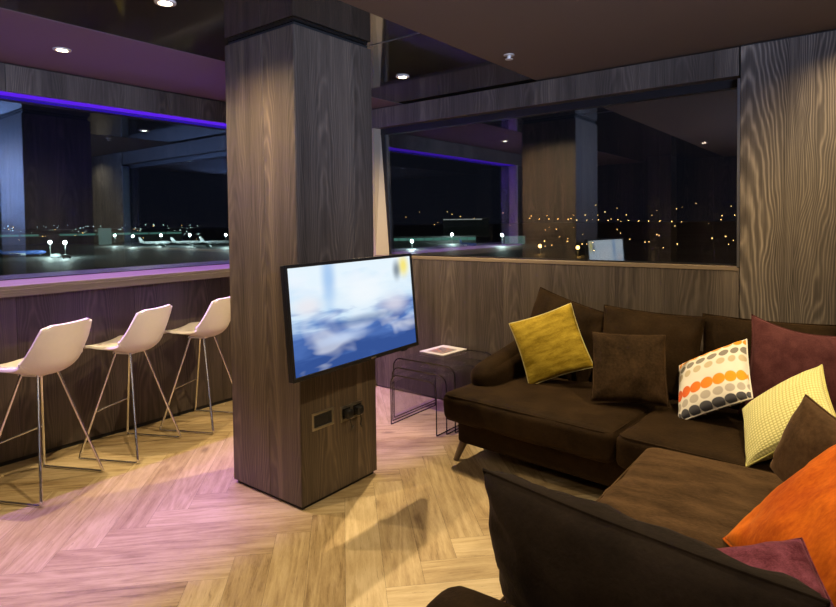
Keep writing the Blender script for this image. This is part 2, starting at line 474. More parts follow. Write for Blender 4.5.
def herringbone(x0, x1, y0, y1, Wd=.17, L=1.02):
    bm = bmesh.new(); uvl = bm.loops.layers.uv.new('uv'); fl = bm.faces.layers.float.new('rnd')
    c, s = math.cos(R(45)), math.sin(R(45)); g = .0005
    def put(px, py, w, h, along_x):
        pts = [(px + g, py + g), (px + w - g, py + g), (px + w - g, py + h - g), (px + g, py + h - g)]
        wp = [(p[0] * c - p[1] * s - 1.5, p[0] * s + p[1] * c + 1.0) for p in pts]
        if max(p[0] for p in wp) < x0 or min(p[0] for p in wp) > x1 or max(p[1] for p in wp) < y0 or min(p[1] for p in wp) > y1: return
        f = bm.faces.new([bm.verts.new((p[0], p[1], 0)) for p in wp]); f[fl] = random.random()
        uvs = [(0, 0), (w, 0), (w, h), (0, h)] if along_x else [(0, 0), (0, w), (h, w), (h, 0)]
        for lp, q in zip(f.loops, uvs): lp[uvl].uv = q
    for j in range(-9, 10):
        for k in range(-60, 61):
            bx, by = k * Wd + j * L, k * Wd - j * L
            put(bx, by, L, Wd, True)
            put(bx + L, by + Wd - L, Wd, L, False)
    for co, no in (((x0, 0, 0), (-1, 0, 0)), ((x1, 0, 0), (1, 0, 0)), ((0, y0, 0), (0, -1, 0)), ((0, y1, 0), (0, 1, 0))):
        bmesh.ops.bisect_plane(bm, geom=bm.verts[:] + bm.edges[:] + bm.faces[:], plane_co=co, plane_no=no, clear_outer=True)
    me = bpy.data.meshes.new('floor'); bm.to_mesh(me); bm.free()
    me.materials.append(M['floor'])
    return me
fl = bpy.data.objects.new('floor', herringbone(XL - .1, XR, YR, YB + .05)); COL.objects.link(fl); fl['kind'] = 'structure'
struct('floor_slab', MB().box(XL - .3, XR + .2, YR - .2, YB + .3, -.2, -.0015), M['gap'])

SX0, SX1 = -3.374, -2.034      # the bronze stretched band of the ceiling
struct('ceiling', MB().box(SX1, XR + .2, YR - .2, YB + .4, CEIL, CEIL + .12), M['ceil_right'])
struct('ceiling_window_side', MB().box(XL - .3, SX0, YR - .2, YB + .4, CEIL, CEIL + .12), M['ceil_left'])
struct('ceiling_stretched', MB().box(SX0, SX1, YR - .2, YB + .4, CEIL + .002, CEIL + .12), M['ceil_gloss'])
struct('trim_1', MB().box(-2.41, SX1, 2.665, 2.671, CEIL - .001, CEIL + .004), M['alu'])

def panels(mb, a0, a1, z0, z1, fixed, th, axis, cuts, gap=.0025):
    """Upright boards side by side in one wall face; axis 'x' runs along x with its face at y=fixed."""
    edges = [a0] + [c for c in cuts if a0 < c < a1] + [a1]
    for p, q in zip(edges[:-1], edges[1:]):
        r = random.random()
        if axis == 'x': mb.box(p + gap / 2, q - gap / 2, fixed, fixed + th, z0, z1, rnd=r)
        else: mb.box(fixed - th, fixed, p + gap / 2, q - gap / 2, z0, z1, rnd=r)
    return mb
# end wall: below the window, the head above it, the tall panel on the right
XW0, XW1 = -3.69, -.654
struct('wall_back', panels(MB(), -4.44, XW1, .012, 1.235, YB, .12, 'x', [-3.69, -2.95, -2.33, -1.72, -1.12]), M['wall_wood'])
struct('wall_back_head', panels(MB(), -4.44, XW1 - .004, ZV, CEIL - .012, YB, .12, 'x', [-3.69, -2.95, -2.05, -1.72, -.80]), M['wall_wood'])
struct('wall_back_right', panels(MB(), XW1 + .004, XR, .012, CEIL - .012, YB - .006, .2, 'x', [.58, 1.2]), M['wall_right_wood'])
struct('wall_back_left', MB().box(-4.7, XW0, YB + .002, YB + .2, 1.235, ZV), M['cream'])
mb = MB(); mb.box(-4.7, XR, YB + .02, YB + .2, 0, 1.233); mb.box(-4.7, XR, YB + .125, YB + .3, ZV + .02, CEIL)
mb.box(XW1 + .003, XR, YB + .02, YB + .2, 1.0, CEIL)
struct('wall_back_core', mb, M['gap'])
# slanting cream reveal on the left of the end-wall window
mb = MB()
mb.add([(-3.69, YB, 1.24), (-3.69, YB, ZV), (-3.69, GY + .06, 1.24), (-3.69, GY + .06, ZV), (-3.60, GY - .004, 1.24), (-3.685, GY - .004, ZV), (-3.60, GY + .06, 1.24), (-3.685, GY + .06, ZV), ],
       [(0, 1, 5, 4), (4, 5, 7, 6), (1, 3, 7, 5), (0, 4, 6, 2)])
struct('trim_2', mb, M['cream'])
struct('trim_3', MB().box(XW0 - .01, XW1, YB - .004, GY - .01, 1.222, 1.247, .002), M['ply'])
struct('trim_4', MB().box(XW1 - .012, XW1 + .003, YB - .008, GY - .005, 1.247, ZV - .02), M['alu'])
w2 = struct('window_2', MB().box(-3.66, XW1 - .002, GY, GY + .012, 1.247, ZV - .03), M['glass'])
mb = MB(); mb.box(-3.7, XW1, GY - .012, GY + .05, ZV - .055, ZV + .01); mb.box(-3.7, XW1, GY - .008, GY + .05, 1.236, 1.256); mb.box(XW1 - .03, XW1 + .003, GY - .008, GY + .05, 1.25, ZV)
mb.add([(-3.60, GY - .01, 1.25), (-3.585, GY - .01, 1.25), (-3.64, GY - .01, ZV - .05), (-3.685, GY - .01, ZV - .05), (-3.60, GY + .05, 1.25), (-3.585, GY + .05, 1.25), (-3.64, GY + .05, ZV - .05), (-3.685, GY + .05, ZV - .05)], [(0, 1, 2, 3), (4, 7, 6, 5), (0, 4, 5, 1), (1, 5, 6, 2), (3, 2, 6, 7), (0, 3, 7, 4)])
struct('window_frame', mb, M['black_frame'], parent=w2)

# window side: panelling below the counter, head above, glass
YW0, YW1 = .10, 4.08
struct('wall_left', panels(MB(), YR, YB, .03, 1.14, XL, .08, 'y', [-2, -1, -.15, .62, 1.42, 2.2, 2.95, 3.6]), M['dark_wood'])
struct('baseboard_left', MB().box(XL - .08, XL - .012, YR, YB, 0, .032), M['gap'])
struct('wall_left_head', panels(MB(), YR, YB, ZV, CEIL - .012, XL - .01, .035, 'y', [-2, -.9, .2, 1.405, 2.93]), M['wall_wood'])
mb = MB(); mb.box(GX - .15, XL - .02, YR, YW0 - .03, 1.14, ZV); mb.box(GX - .15, XL - .045, YR, YB + .2, ZV + .03, CEIL)
struct('wall_left_core', mb, M['dark_wood'])
struct('wall_left_base', MB().box(GX - .15, XL - .075, YR, YB + .2, 0, 1.14), M['gap'])
struct('trim_5', MB().box(GX - .03, XL - .045, YW0 - .03, YB + .0, ZV + .002, ZV + .03), M['soffit'])
struct('trim_6', MB().box(GX - .01, XL - .022, YW0 - .03, YW0, 1.195, ZV), M['soffit'])
w1 = struct('window_1', MB().box(GX - .012, GX, YW0, YB + .1, 1.19, ZV), M['glass_left'])
struct('window_frame', MB().box(GX - .05, GX + .004, YW0, YB + .1, 1.17, 1.20).box(GX - .06, GX - .012, YW0, YB + .1, ZV, ZV + .03), M['black_frame'], parent=w1)
# walls behind the viewer
struct('wall_front', panels(MB(), -4.6, XR, 0, CEIL, YR - .1, .1, 'x', [-3.4, -2.2, -1.0, .2]), M['dark_wood'])
struct('wall_right', panels(MB(), YR, YB, 0, CEIL, XR + .1, .1, 'y', [-1.7, -.5, .7, 1.9, 3.1]), M['dark_wood'])
struct('wall_front_pier', panels(MB(), -3.06, -2.68, 0, CEIL - .003, -2.36, .36, 'x', [-2.87]), M['wall_wood'])

# ------------------------------------------------------------------ column
CX0, CX1, CY0, CY1 = -3.022, -2.41, 2.07, 2.672
mb = MB()
mid = CX0 + .345
mb.box(CX0, mid - .001, CY0, CY0 + .02, .022, CEIL - .02, .0015, random.random()); mb.box(mid + .001, CX1 - .004, CY0, CY0 + .02, .022, CEIL - .02, .0015, random.random())
my = CY0 + .235 + .2
mb.box(CX1 - .02, CX1, CY0 + .004, my - .001, .022, CEIL - .02, .0015, random.random()); mb.box(CX1 - .02, CX1, my + .001, CY1, .022, CEIL - .02, .0015, random.random())
mb.box(CX0, CX0 + .02, CY0 + .021, CY1, .022, CEIL - .02, .0015, random.random()); mb.box(CX0 + .021, CX1 - .021, CY1 - .02, CY1, .022, CEIL - .02, .0015, random.random())
colm = struct('column', mb, M['column_wood'])
struct('plinth', MB().box(CX0 + .015, CX1 - .015, CY0 + .015, CY1 - .015, 0.001, CEIL - .001), M['gap'], parent=colm)

# ------------------------------------------------------------------ window counter and LED strip
t = thing('window_counter', 'long wooden bar counter under the left window, glowing purple on top', 'counter', (-4.35, 2.0, 1.102))
CF = -4.115
MB().box(GX + .005, CF, YR + .01, YB - .002, 1.172, 1.195, .002, .3).build('countertop', M['counter_wood'], t, world=W(t))
MB().box(CF - .03, CF + .002, YR + .01, YB - .002, 1.128, 1.1715, .002, .7).build('fascia', M['counter_wood'], t, world=W(t))
MB().box(XL + .002, CF - .03, YR + .01, YB - .002, 1.14, 1.171, 0, .7).build('underside', M['dark_wood'], t, world=W(t))
t = MB().box(GX + .004, XL - .05, YW0, YB - .002, ZV - .003, ZV + .002).build('led_strip', emis('purple_led', (.105, .016, .80), 1.0))
tag(t, 'purple glowing light strip along the head of the left window', 'light strip')

# ------------------------------------------------------------------ downlights and ceiling fittings
def lamp(kind, name, loc, energy, color, **kw):
    d = bpy.data.lights.new(name, kind); d.energy = energy; d.color = color
    for k, v in kw.items(): setattr(d, k, v)
    o = bpy.data.objects.new(name, d); COL.objects.link(o); o.location = loc
    return o
WARM = (1.0, .76, .43)
M['lens'] = emis('warm_lamp', (1.0, .84, .54), 30)
DL = [(-3.88, 1.525, 'recessed ceiling downlight above the white bar stools', 150),
      (-2.69, 1.52, 'recessed downlight in the glossy ceiling at the top edge, in front of the pillar', 105),
      (-2.733, 3.371, 'recessed downlight in the glossy ceiling between the pillar and the end-wall window', 230),
      (-1.875, -.58, 'recessed downlight seen only as a reflection in the end-wall window', 105),
      (-.18, 2.98, 'recessed downlight above the corner where the two sofas meet', 155),
      (-.10, .6, None, 60), (.02, 3.80, None, 42)]
for x, y, lab, e in DL:
    if lab:
        dl = thing('ceiling_downlight', lab, 'ceiling light', (x, y, CEIL), 0, 'recessed downlights')
        zc = -.002 if SX0 < x < SX1 else -.003
        MB().lathe([(.030, -.002), (.034, -.008), (.048, -.006), (.050, 0.001), (.030, .001)], 28).build('trim_ring', M['white_trim'], dl, True)
        MB().lathe([(.0005, -.0045), (.029, -.004), (.029, -.001), (.0005, -.001)], 24).build('lens', M['lens'], dl)
    s = lamp('SPOT', 'downlight_beam', (x, y, CEIL - .02), e, WARM, spot_size=R(150), spot_blend=.85, shadow_soft_size=.016)
sp = thing('sprinkler_head', 'small white sprinkler head on the taupe ceiling above the sofa', 'sprinkler', (-1.859, 3.386, CEIL))
MB().lathe([(.035, .001), (.035, -.004), (.012, -.007), (.010, -.022), (.001, -.022)], 20).build('rosette', M['white_trim'], sp, True)
MB().lathe([(.001, -.030), (.026, -.029), (.026, -.026), (.001, -.026)], 20).tube([(.0, 0.0, -.020), (0, 0, -.030)], .003).build('deflector', M['white_trim'], sp)

# purple LED tape behind the window head: a row of small emitters
for i in range(22):
    y = YW0 + .1 + i * (YB - YW0 - .25) / 21
    o = lamp('SPOT', 'led_emitter', (GX + .05, y, ZV - .012), 29.0, (.40, .15, 1.0), spot_size=R(124), spot_blend=.12, shadow_soft_size=0.0)
    o.rotation_euler = (0, R(17), 0)

# cool LED cove running along the unseen right-hand wall
for i in range(12):
    o = lamp('SPOT', 'cove_emitter', (XR - .10, -1.7 + i * .24, 2.12), 100, (.50, .63, 1.0), spot_size=R(104), spot_blend=.7, shadow_soft_size=0.0)
    o.rotation_euler = (0, R(90 + 33), R(-28))

# ------------------------------------------------------------------ television
TVM = None
tv = thing('television', 'black flat television on the pillar showing a blurred blue and white picture', 'television', (-2.206, 2.32, 1.075))
_y, _t, _r = .018, -.077, .010
n_ = Vector((math.cos(_y), math.sin(_y), 0)); rg = Vector((-math.sin(_y), math.cos(_y), 0)); uz = Vector((0, 0, 1))
n2_ = math.cos(_t) * n_ - math.sin(_t) * uz; up2 = math.cos(_t) * uz + math.sin(_t) * n_
rr2 = math.cos(_r) * rg + math.sin(_r) * up2; uu2 = math.cos(_r) * up2 - math.sin(_r) * rg
T = Matrix((rr2, -n2_, uu2)).transposed().to_4x4()      # local x right, -y towards the viewer, z up
w, h = 1.0, .565
mb = MB(); b = .017
mb.box(-w / 2, w / 2, .001, .03, -h / 2, h / 2, .004, M=T)
mb.box(-w / 2, w / 2, -.008, .002, h / 2 - b, h / 2, .002, M=T); mb.box(-w / 2, w / 2, -.008, .002, -h / 2, -h / 2 + b * 1.3, .002, M=T)
mb.box(-w / 2, -w / 2 + b, -.0075, .002, -h / 2 + .001, h / 2 - .001, .002, M=T); mb.box(w / 2 - b, w / 2, -.0075, .002, -h / 2 + .001, h / 2 - .001, .002, M=T)
mb.box(-w * .32, w * .32, .03, .06, -h * .38, h * .2, .01, M=T)
mb.build('casing', M['black_plastic'], tv)
q = [T @ Vector(p) for p in ((-w / 2 + b, -.001, -h / 2 + b * 1.3), (w / 2 - b, -.001, -h / 2 + b * 1.3), (w / 2 - b, -.001, h / 2 - b), (-w / 2 + b, -.001, h / 2 - b))]
MB().quad(*q).build('screen', M['screen'], tv)
MB().box(.06, .10, -.0095, -.004, -h / 2 + .004, -h / 2 + .014, .001, M=T).build('badge', M['silver'], tv)
MB().box(.34, .39, -.004, .012, -h / 2 - .009, -h / 2 + .002, .002, M=T).build('sensor', M['black_plastic'], tv)
mb = MB(); mb.box(CX1 + .001 + 2.206, CX1 + .014 + 2.206, -.12, .12, -.12, .12, .002); mb.box(CX1 + .012 + 2.206, -.055, -.03, .03, -.04, .04, .004); mb.box(-.075, -.045, -.14, .14, -.14, .10, .002)
mb.build('wall_bracket', M['black_plastic'], tv)

# wall box and sockets under the television
t = thing('recessed_outlet_box', 'silver framed recessed outlet box low on the pillar below the television', 'outlet', (CX1, 2.228, .462))
mb = MB(); fw, fh, fb = .082, .049, .014
for a in ((-fw, fw, fh - fb, fh), (-fw, fw, -fh, -fh + fb)): mb.box(0, .006, a[0], a[1], a[2], a[3], .0015)
for a in ((-fw, -fw + fb, -fh + fb, fh - fb), (fw - fb, fw, -fh + fb, fh - fb)): mb.box(0, .006, a[0], a[1], a[2], a[3], .0015)
mb.build('frame', M['silver'], t)
MB().box(.0, .0016, -fw + fb, fw - fb, -fh + fb, fh - fb).build('recess', M['gap'], t)
MB().box(.0015, .0042, -.05, .035, -.022, .018, .001).build('socket_insert', M['black_plastic'], t)
t = thing('double_socket', 'double wall socket plate low on the pillar behind two black plugs', 'socket', (CX1, 2.452, .448))
MB().box(0, .007, -.088, .088, -.045, .045, .002).build('face_plate', M['silver'], t)
MB().box(.0065, .0085, -.076, -.012, -.03, .03, .001).build('outlet_insert', M['black_plastic'], t)
MB().box(.0065, .0085, .012, .076, -.03, .03, .001).build('outlet_insert', M['black_plastic'], t)
for k, (dy, lab) in enumerate(((-.044, 'black plug nearer the silver outlet box in the double socket'), (.044, 'black plug nearer the pillar edge in the double socket'))):
    p = thing('power_plug', lab, 'plug', (CX1 + .0087, 2.452 + dy, .448), 0, 'plugs in the pillar socket')
    MB().softbox((.018, 0, 0), (.018, .026, .026), .012, n=8).build('plug_body', M['black_plastic'], p, True)
    pts = [(.022, 0, -.02), (.03, .003, -.05), (.026, .015 * (1 - k), -.085), (.012, .03, -.10 - .01 * k), (.004, .05 - .03 * k, -.085)]
    MB().tube(pts, .0035, 6).build('cable', M['black_plastic'], p, True)

# ------------------------------------------------------------------ bar stools
def catmull(P, n):
    out = []
    Q = [P[0]] + list(P) + [P[-1]]
    for i in range(1, len(Q) - 2):
        for k in range(n):
            t_ = k / n; a, b, c, d = [Vector(q) for q in Q[i - 1:i + 3]]
            out.append(.5 * ((2 * b) + (c - a) * t_ + (2 * a - 5 * b + 4 * c - d) * t_ ** 2 + (3 * b - a - 3 * c + d) * t_ ** 3))
    out.append(Vector(P[-1])); return out
def make_stool(label):
    root = thing('bar_stool', label, 'bar stool', (0, 0, 0), 0, 'white bar stools at the window counter')
    # +x is forward (towards the window), +y the sitter's left
    prof = catmull([(.225, 0, .728), (.19, 0, .740), (.06, 0, .724), (-.06, 0, .702), (-.12, 0, .706), (-.168, 0, .748), (-.198, 0, .84), (-.218, 0, .93), (-.232, 0, .992)], 5)
    wid = catmull([(.150, 0, 0), (.180, 0, 0), (.212, 0, 0), (.224, 0, 0), (.224, 0, 0), (.220, 0, 0), (.208, 0, 0), (.192, 0, 0), (.176, 0, 0)], 5)
    dsh = catmull([(.012, 0, 0), (.015, 0, 0), (.030, 0, 0), (.062, 0, 0), (.085, 0, 0), (.090, 0, 0), (.062, 0, 0), (.038, 0, 0), (.024, 0, 0)], 5)
    m, n = len(prof), 16
    vs, fs = [], []
    for i in range(m):
        tn = (prof[min(i + 1, m - 1)] - prof[max(i - 1, 0)]).normalized()
        nr = Vector((tn.z, 0, -tn.x))          # points up on the seat, forward on the back
        if nr.z < 0 and abs(nr.z) > abs(nr.x): nr = -nr
        s = i / (m - 1)
        for j in range(n + 1):
            u = -1 + 2 * j / n
            lift = dsh[i].x * abs(u) ** 2.3
            p = prof[i] + nr * lift
            vs.append((p.x, u * wid[i].x, p.z - (.022 * (max(0, abs(u) - .72) / .28) ** 2 if i == m - 1 else .008 * (max(0, abs(u) - .8) / .2) ** 2 if i == m - 2 else 0)))
    for i in range(m - 1):
        for j in range(n):
            a = i * (n + 1) + j
            fs.append((a, a + 1, a + n + 2, a + n + 1))
    sh = MB().add(vs, fs).build('seat_shell', M['white_plastic'], root, 'all')
    so = sh.modifiers.new('thickness', 'SOLIDIFY'); so.thickness = .016; so.offset = -1
    bv = sh.modifiers.new('edge', 'BEVEL'); bv.width = .005; bv.segments = 2; bv.limit_method = 'ANGLE'; bv.angle_limit = R(50)
    MB().softbox((.0, 0, .684), (.075, .075, .008), .006, n=6).build('mounting_plate', M['white_plastic'], root, True)
    for sd in (-1, 1):
        pts = [(.055, sd * .07, .686), (.212, sd * .228, .035), (.222, sd * .232, .012), (.205, sd * .233, .007), (-.205, sd * .233, .007), (-.222, sd * .232, .012), (-.214, sd * .228, .035), (-.06, sd * .07, .686)]
        MB().tube(pts, .0085, 8).build('sled_leg', M['chrome'], root, 60)
    z = .30; k = (.686 - z) / (.686 - .035); fx = .055 + (.212 - .055) * k; fy = .07 + (.228 - .07) * k
    MB().tube([(fx, -fy, z), (fx + .0, -fy * .8, z), (fx + .0, fy * .8, z), (fx, fy, z)], .006, 8).build('footrest', M['chrome'], root, True)
    return root
ang = math.atan2(-.435, -.9)
SP = [(-3.917, 1.359, 'white bar stool nearest the camera, cut by the left edge of the photo'),
      (-4.063, 1.969, 'white bar stool in the middle of the three at the window counter'),
      (-4.14, 2.572, 'white bar stool partly hidden behind the wooden pillar')]
st0 = make_stool(SP[0][2]); st0.location = (*SP[0][:2], 0); st0.rotation_euler.z = ang
for x, y, lab in SP[1:]: dup(st0, (x, y, 0), ang + .01, lab)

# ------------------------------------------------------------------ nest of glass tables and magazine
def nest(x0, x1, y0, y1, h, label):
    root = thing('nesting_table', label, 'side table', ((x0 + x1) / 2, (y0 + y1) / 2, 0), 0, 'nest of three glass tables')
    hw = (x1 - x0) / 2; hd = (y1 - y0) / 2; r = .075; th = .010
    path = [(-hw, 0.0015), (-hw, h - r)] + [(-hw + r - r * math.cos(a), h - r + r * math.sin(a)) for a in [k * math.pi / 20 for k in range(1, 10)]] + [(-hw + r, h)]
    path += [(hw - r, h)] + [(hw - r + r * math.sin(a), h - r + r * math.cos(a)) for a in [k * math.pi / 20 for k in range(1, 10)]] + [(hw, h - r), (hw, 0.0015)]
    inner = []
    for i, p in enumerate(path):
        a = path[max(i - 1, 0)]; b = path[min(i + 1, len(path) - 1)]
        tx, tz = b[0] - a[0], b[1] - a[1]; l = math.hypot(tx, tz); inner.append((p[0] + tz / l * th, p[1] - tx / l * th))
    m = len(path); vs = []
    for (x, z) in path: vs += [(x, -hd, z), (x, hd, z)]
    for (x, z) in inner: vs += [(x, -hd, z), (x, hd, z)]
    fs = []
    for i in range(m - 1):
        fs += [(2 * i, 2 * i + 2, 2 * i + 3, 2 * i + 1), (2 * m + 2 * i, 2 * m + 2 * i + 1, 2 * m + 2 * i + 3, 2 * m + 2 * i + 2)]
    MB().add(vs, fs).build('bent_glass', M['table_glass'], root, True)
    eb = MB()
    for y in (-hd, hd):
        v2 = []
        for p, q in zip(path, inner): v2 += [(p[0], y, p[1]), (q[0], y, q[1])]
        e = .0012 * (1 if y < 0 else -1)
        v3 = [(a[0], a[1] - e, a[2]) for a in v2]
        eb.add(v3, [(2 * i, 2 * i + 1, 2 * i + 3, 2 * i + 2) for i in range(m - 1)])
        eb.add([(a[0], a[1] + e, a[2]) for a in v2], [(2 * i, 2 * i + 2, 2 * i + 3, 2 * i + 1) for i in range(m - 1)])
    for x in (-hw, hw - th): eb.box(x, x + th, -hd, hd, .0002, .004)
    eb.build('polished_edge', M['table_edge'], root)
    return root
nest(-2.995, -2.40, 3.53, 4.09, .487, 'largest clear glass nesting table, with a magazine on top')
nest(-2.955, -2.432, 3.465, 4.03, .432, 'middle clear glass table of the nest of three')
nest(-2.912, -2.472, 3.395, 3.97, .393, 'smallest clear glass nesting table, pulled furthest out of the nest')
t = thing('magazine', 'white magazine with a dark picture on its cover on the glass tables', 'magazine', (-2.79, 3.93, .488), R(-4))
MB().box(-.125, .125, -.155, .155, 0, .006, .001).build('pages', M['paper'], t)
MB().quad((-.126, -.156, .0068), (.126, -.156, .0068), (.126, .156, .0068), (-.126, .156, .0068)).build('cover', M['cover'], t)

# ------------------------------------------------------------------ sofas
def pmat(c, yaw, lean, roll):
    """Frame of a cushion: yaw 0 faces -y, lean tips its top away, roll turns it in its own plane."""
    r = Vector((math.cos(yaw), math.sin(yaw), 0)); nn = Vector((math.sin(yaw), -math.cos(yaw), 0)); z = Vector((0, 0, 1))
    u = math.cos(lean) * z - math.sin(lean) * nn
    a = math.cos(roll) * r + math.sin(roll) * u; b = math.cos(roll) * u - math.sin(roll) * r
    m = Matrix((a, b.cross(a), b)).transposed().to_4x4(); m.translation = c
    return m
def loop_rect(x0, x1, y0, y1, z, r, n=6):
    pts = []
    for cx, cy, a0 in ((x1 - r, y1 - r, 0), (x0 + r, y1 - r, 90), (x0 + r, y0 + r, 180), (x1 - r, y0 + r, 270)):
        for k in range(n + 1):
            a = R(a0 + 90 * k / n); pts.append((cx + r * math.cos(a), cy + r * math.sin(a), z))
    return pts
def leg_mb(x, y, dx, dy, h):
    return MB().tube([(x, y, 0), (x + dx, y + dy, h)], [.017, .028], 12)
def seat(root, name, c, half, seed, mat, r=.055, bulge=(.006, .012, .018)):
    o = MB().softbox(c, half, r, bulge, .007, seed, 18).build(name, M[mat], root, 'all', world=W(root))
    x, y, z = c; hx, hy, hz = half
    pb = MB()
    for s in (-1, 1):
        pb.tube(loop_rect(x - hx + .014, x + hx - .014, y - hy + .012, y + hy - .012, z + s * (hz - .016), .05), .0045, 6, closed=True)
    pb.build('piping', M[mat], o, True, world=W(root))
    return o

s1 = thing('sofa', 'dark brown velvet sofa along the end wall below the window', 'sofa', (-1.05, 3.5, 0), R(-4.0))
# room layout before the slight turn
def L(x, y, z): return (x, y, z)
SW = Matrix.Translation(s1.location)                   # shapes below are laid out unturned round the sofa's base
def sofa_part(mb, name, mat, smooth='all', parent=None): return mb.build(name, M[mat], parent or s1, smooth, world=SW)
sofa_part(MB().softbox((-1.01, 3.55, .205), (1.08, .50, .085), .03, amp=.003, n=14), 'base', 'sofa')
for k, (cx, hx) in enumerate(((-1.57, .57), (-.43, .565))):
    o = sofa_part(MB().softbox((cx, 3.37, .372), (hx, .42, .092), .05, (.006, .012, .016), .012, k + 1, 20), 'seat_cushion', 'sofa')
    pb = MB()
    for s in (-1, 1): pb.tube(loop_rect(cx - hx + .014, cx + hx - .014, 3.37 - .42 + .012, 3.37 + .408, .372 + s * .076, .05), .0045, 6, closed=True)
    sofa_part(pb, 'piping', 'sofa', True, o)
sofa_part(MB().softbox((-1.0, 3.965, .45), (1.07, .085, .27), .06, amp=.004, n=12), 'back_frame', 'sofa')
sofa_part(MB().softbox((0, 0, 0), (.10, .40, .115), .095, (.01, .01, .015), .006, 5, 14, M=Matrix.Translation((-2.03, 3.60, .54)) @ Matrix.Rotation(R(10), 4, 'X')), 'armrest', 'sofa')
for k, (cx, cy, w_, h_, lean, rl) in enumerate(((-1.75, 3.82, .60, .56, .28, -.26), (-1.14, 3.80, .64, .53, .24, -.03), (-.50, 3.86, .68, .53, .16, .0))):
    mtx = pmat(Vector((cx, cy, .465 + h_ / 2 - .02)), 0, lean, rl)
    o = sofa_part(MB().pillow(w_, h_, .20 if k < 2 else .13, pinch=.05, amp=.010, seed=k + 3, M=mtx), 'back_cushion', 'sofa')
    sofa_part(MB().rim(w_, h_, .004, pinch=.05, M=mtx), 'piping', 'sofa', True, o)
for x, y, dx, dy in ((-2.10, 3.05, .035, .06), (.02, 3.06, -.035, .06), (-2.0, 3.98, .03, -.03), (.02, 3.98, -.03, -.03)):
    leg_mb(x, y, dx, dy, .14).build('leg', M['leg_wood'], s1, True, world=SW)

s2 = thing('loveseat', 'brown velvet sofa in the foreground, at right angles to the one by the wall', 'sofa', (-.3, 1.9, 0))
S2 = W(s2)
def p2(mb, name, mat, smooth='all', parent=None): return mb.build(name, M[mat], parent or s2, smooth, world=S2)
p2(MB().softbox((-.23, 1.95, .21), (.54, .86, .085), .03, amp=.003, n=12), 'base', 'sofa')
for k, (cy, hy) in enumerate(((1.66, .40), (2.46, .40))):
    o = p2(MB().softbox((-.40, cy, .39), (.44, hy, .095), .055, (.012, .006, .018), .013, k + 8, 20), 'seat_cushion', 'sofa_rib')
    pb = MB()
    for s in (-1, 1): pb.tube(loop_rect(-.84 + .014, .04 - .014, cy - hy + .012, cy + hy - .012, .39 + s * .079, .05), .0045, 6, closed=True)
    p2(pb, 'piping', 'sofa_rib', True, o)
p2(MB().softbox((.33, 1.95, .42), (.08, .88, .24), .06, amp=.004, n=12), 'back_frame', 'sofa')
p2(MB().softbox((-.36, 1.14, .375), (.50, .095, .28), .075, (.006, .006, .006), .005, 3, 16), 'armrest', 'sofa')
for k, (cx, cy, z_, w_, h_) in enumerate(((.19, 2.40, .70, .62, .50), (.12, 1.55, .70, .62, .50))):
    mtx = pmat(Vector((cx, cy, z_)), -R(90), .30, 0)
    o = p2(MB().pillow(w_, h_, .22, pinch=.05, amp=.009, seed=k + 13, M=mtx), 'back_cushion', 'cush_brown')
    p2(MB().rim(w_, h_, .004, pinch=.05, M=mtx), 'piping', 'cush_brown', True, o)
for x, y, dx, dy in ((-.70, 1.10, .04, .04), (-.70, 2.78, .04, -.04), (.26, 1.10, -.03, .04), (.26, 2.78, -.03, -.04)):
    leg_mb(x, y, dx, dy, .14).build('leg', M['leg_wood'], s2, True, world=S2)

# ------------------------------------------------------------------ scatter cushions
def axes(ex, ez):
    ex = Vector(ex).normalized(); ez = Vector(ez); ez = (ez - ez.dot(ex) * ex).normalized()
    return Matrix((ex, ez.cross(ex), ez)).transposed().to_4x4()
def scatter(c, yaw, lean, roll, w, h, t, mat, label, seed, edge=None, pinch=.07, amp=.006, sag=0.0):
    root = thing('scatter_cushion', label, 'cushion', (c[0], c[1], c[2] - h / 2), 0, 'scatter cushions on the sofas')
    if isinstance(yaw, Matrix):
        mtx = Matrix.Translation(c) @ yaw
    else: mtx = pmat(Vector(c), yaw, lean, roll)
    # cover laid flat in its own frame so weave and print follow the cushion
    o = MB().pillow(w, h, t, 26, pinch, amp, seed, None, sag).build('cover', M[mat], root, 'all')
    o.matrix_local = W(root).inverted() @ mtx
    e = MB().rim(w, h, .0042, 24, pinch, None, sag).build('piping', M[edge or mat], root, True)
    e.matrix_local = W(root).inverted() @ mtx
    return root
scatter((-1.688, 3.61, .725), .308, .323, .368, .44, .44, .14, 'mustard', 'mustard yellow velvet cushion tilted on the left end of the wall sofa', 1, 'mustard_edge', .06, .005)
scatter((-1.123, 3.463, .681), .314, .50, .01, .42, .42, .15, 'cush_brown', 'small square brown plush cushion between the mustard and the spotted cushions', 2, None, .05, .007)
scatter((-.679, 3.491, .668), -.715, .745, .746, .42, .42, .14, 'dots', 'white cushion printed with rows of orange and grey dots', 3, None, .03, .004)
scatter((-.275, 3.60, .735), .16, .27, -.12, .53, .54, .15, 'plum', 'large plum chenille cushion behind the spotted and pale yellow cushions', 4, None, .10, .005, .03)
scatter((-.303, 3.092, .659), -1.037, .771, 1.098, .43, .43, .14, 'waffle', 'pale yellow waffle knit cushion in the sofa corner', 5, None, .05, .004)
scatter((-.105, 2.473, .668), axes((.674, -.669, -.31), (.35, -.08, .935)), 0, 0, .42, .33, .18, 'cush_tan', 'brown plush cushion between the pale yellow and the burnt orange cushions', 9, None, .02, .006)
scatter((-.076, 2.04, .664), axes((.62, .41, .67), (-.58, .81, .04)), 0, 0, .54, .46, .17, 'orange', 'burnt orange velvet cushion on the foreground sofa', 6, None, .05, .012)
scatter((-.225, 1.66, .58), axes((.91, .32, .32), (-.14, .92, .37)), 0, 0, .34, .34, .12, 'magenta', 'mulberry chenille cushion in front of the orange cushion', 7, None, .04, .005)
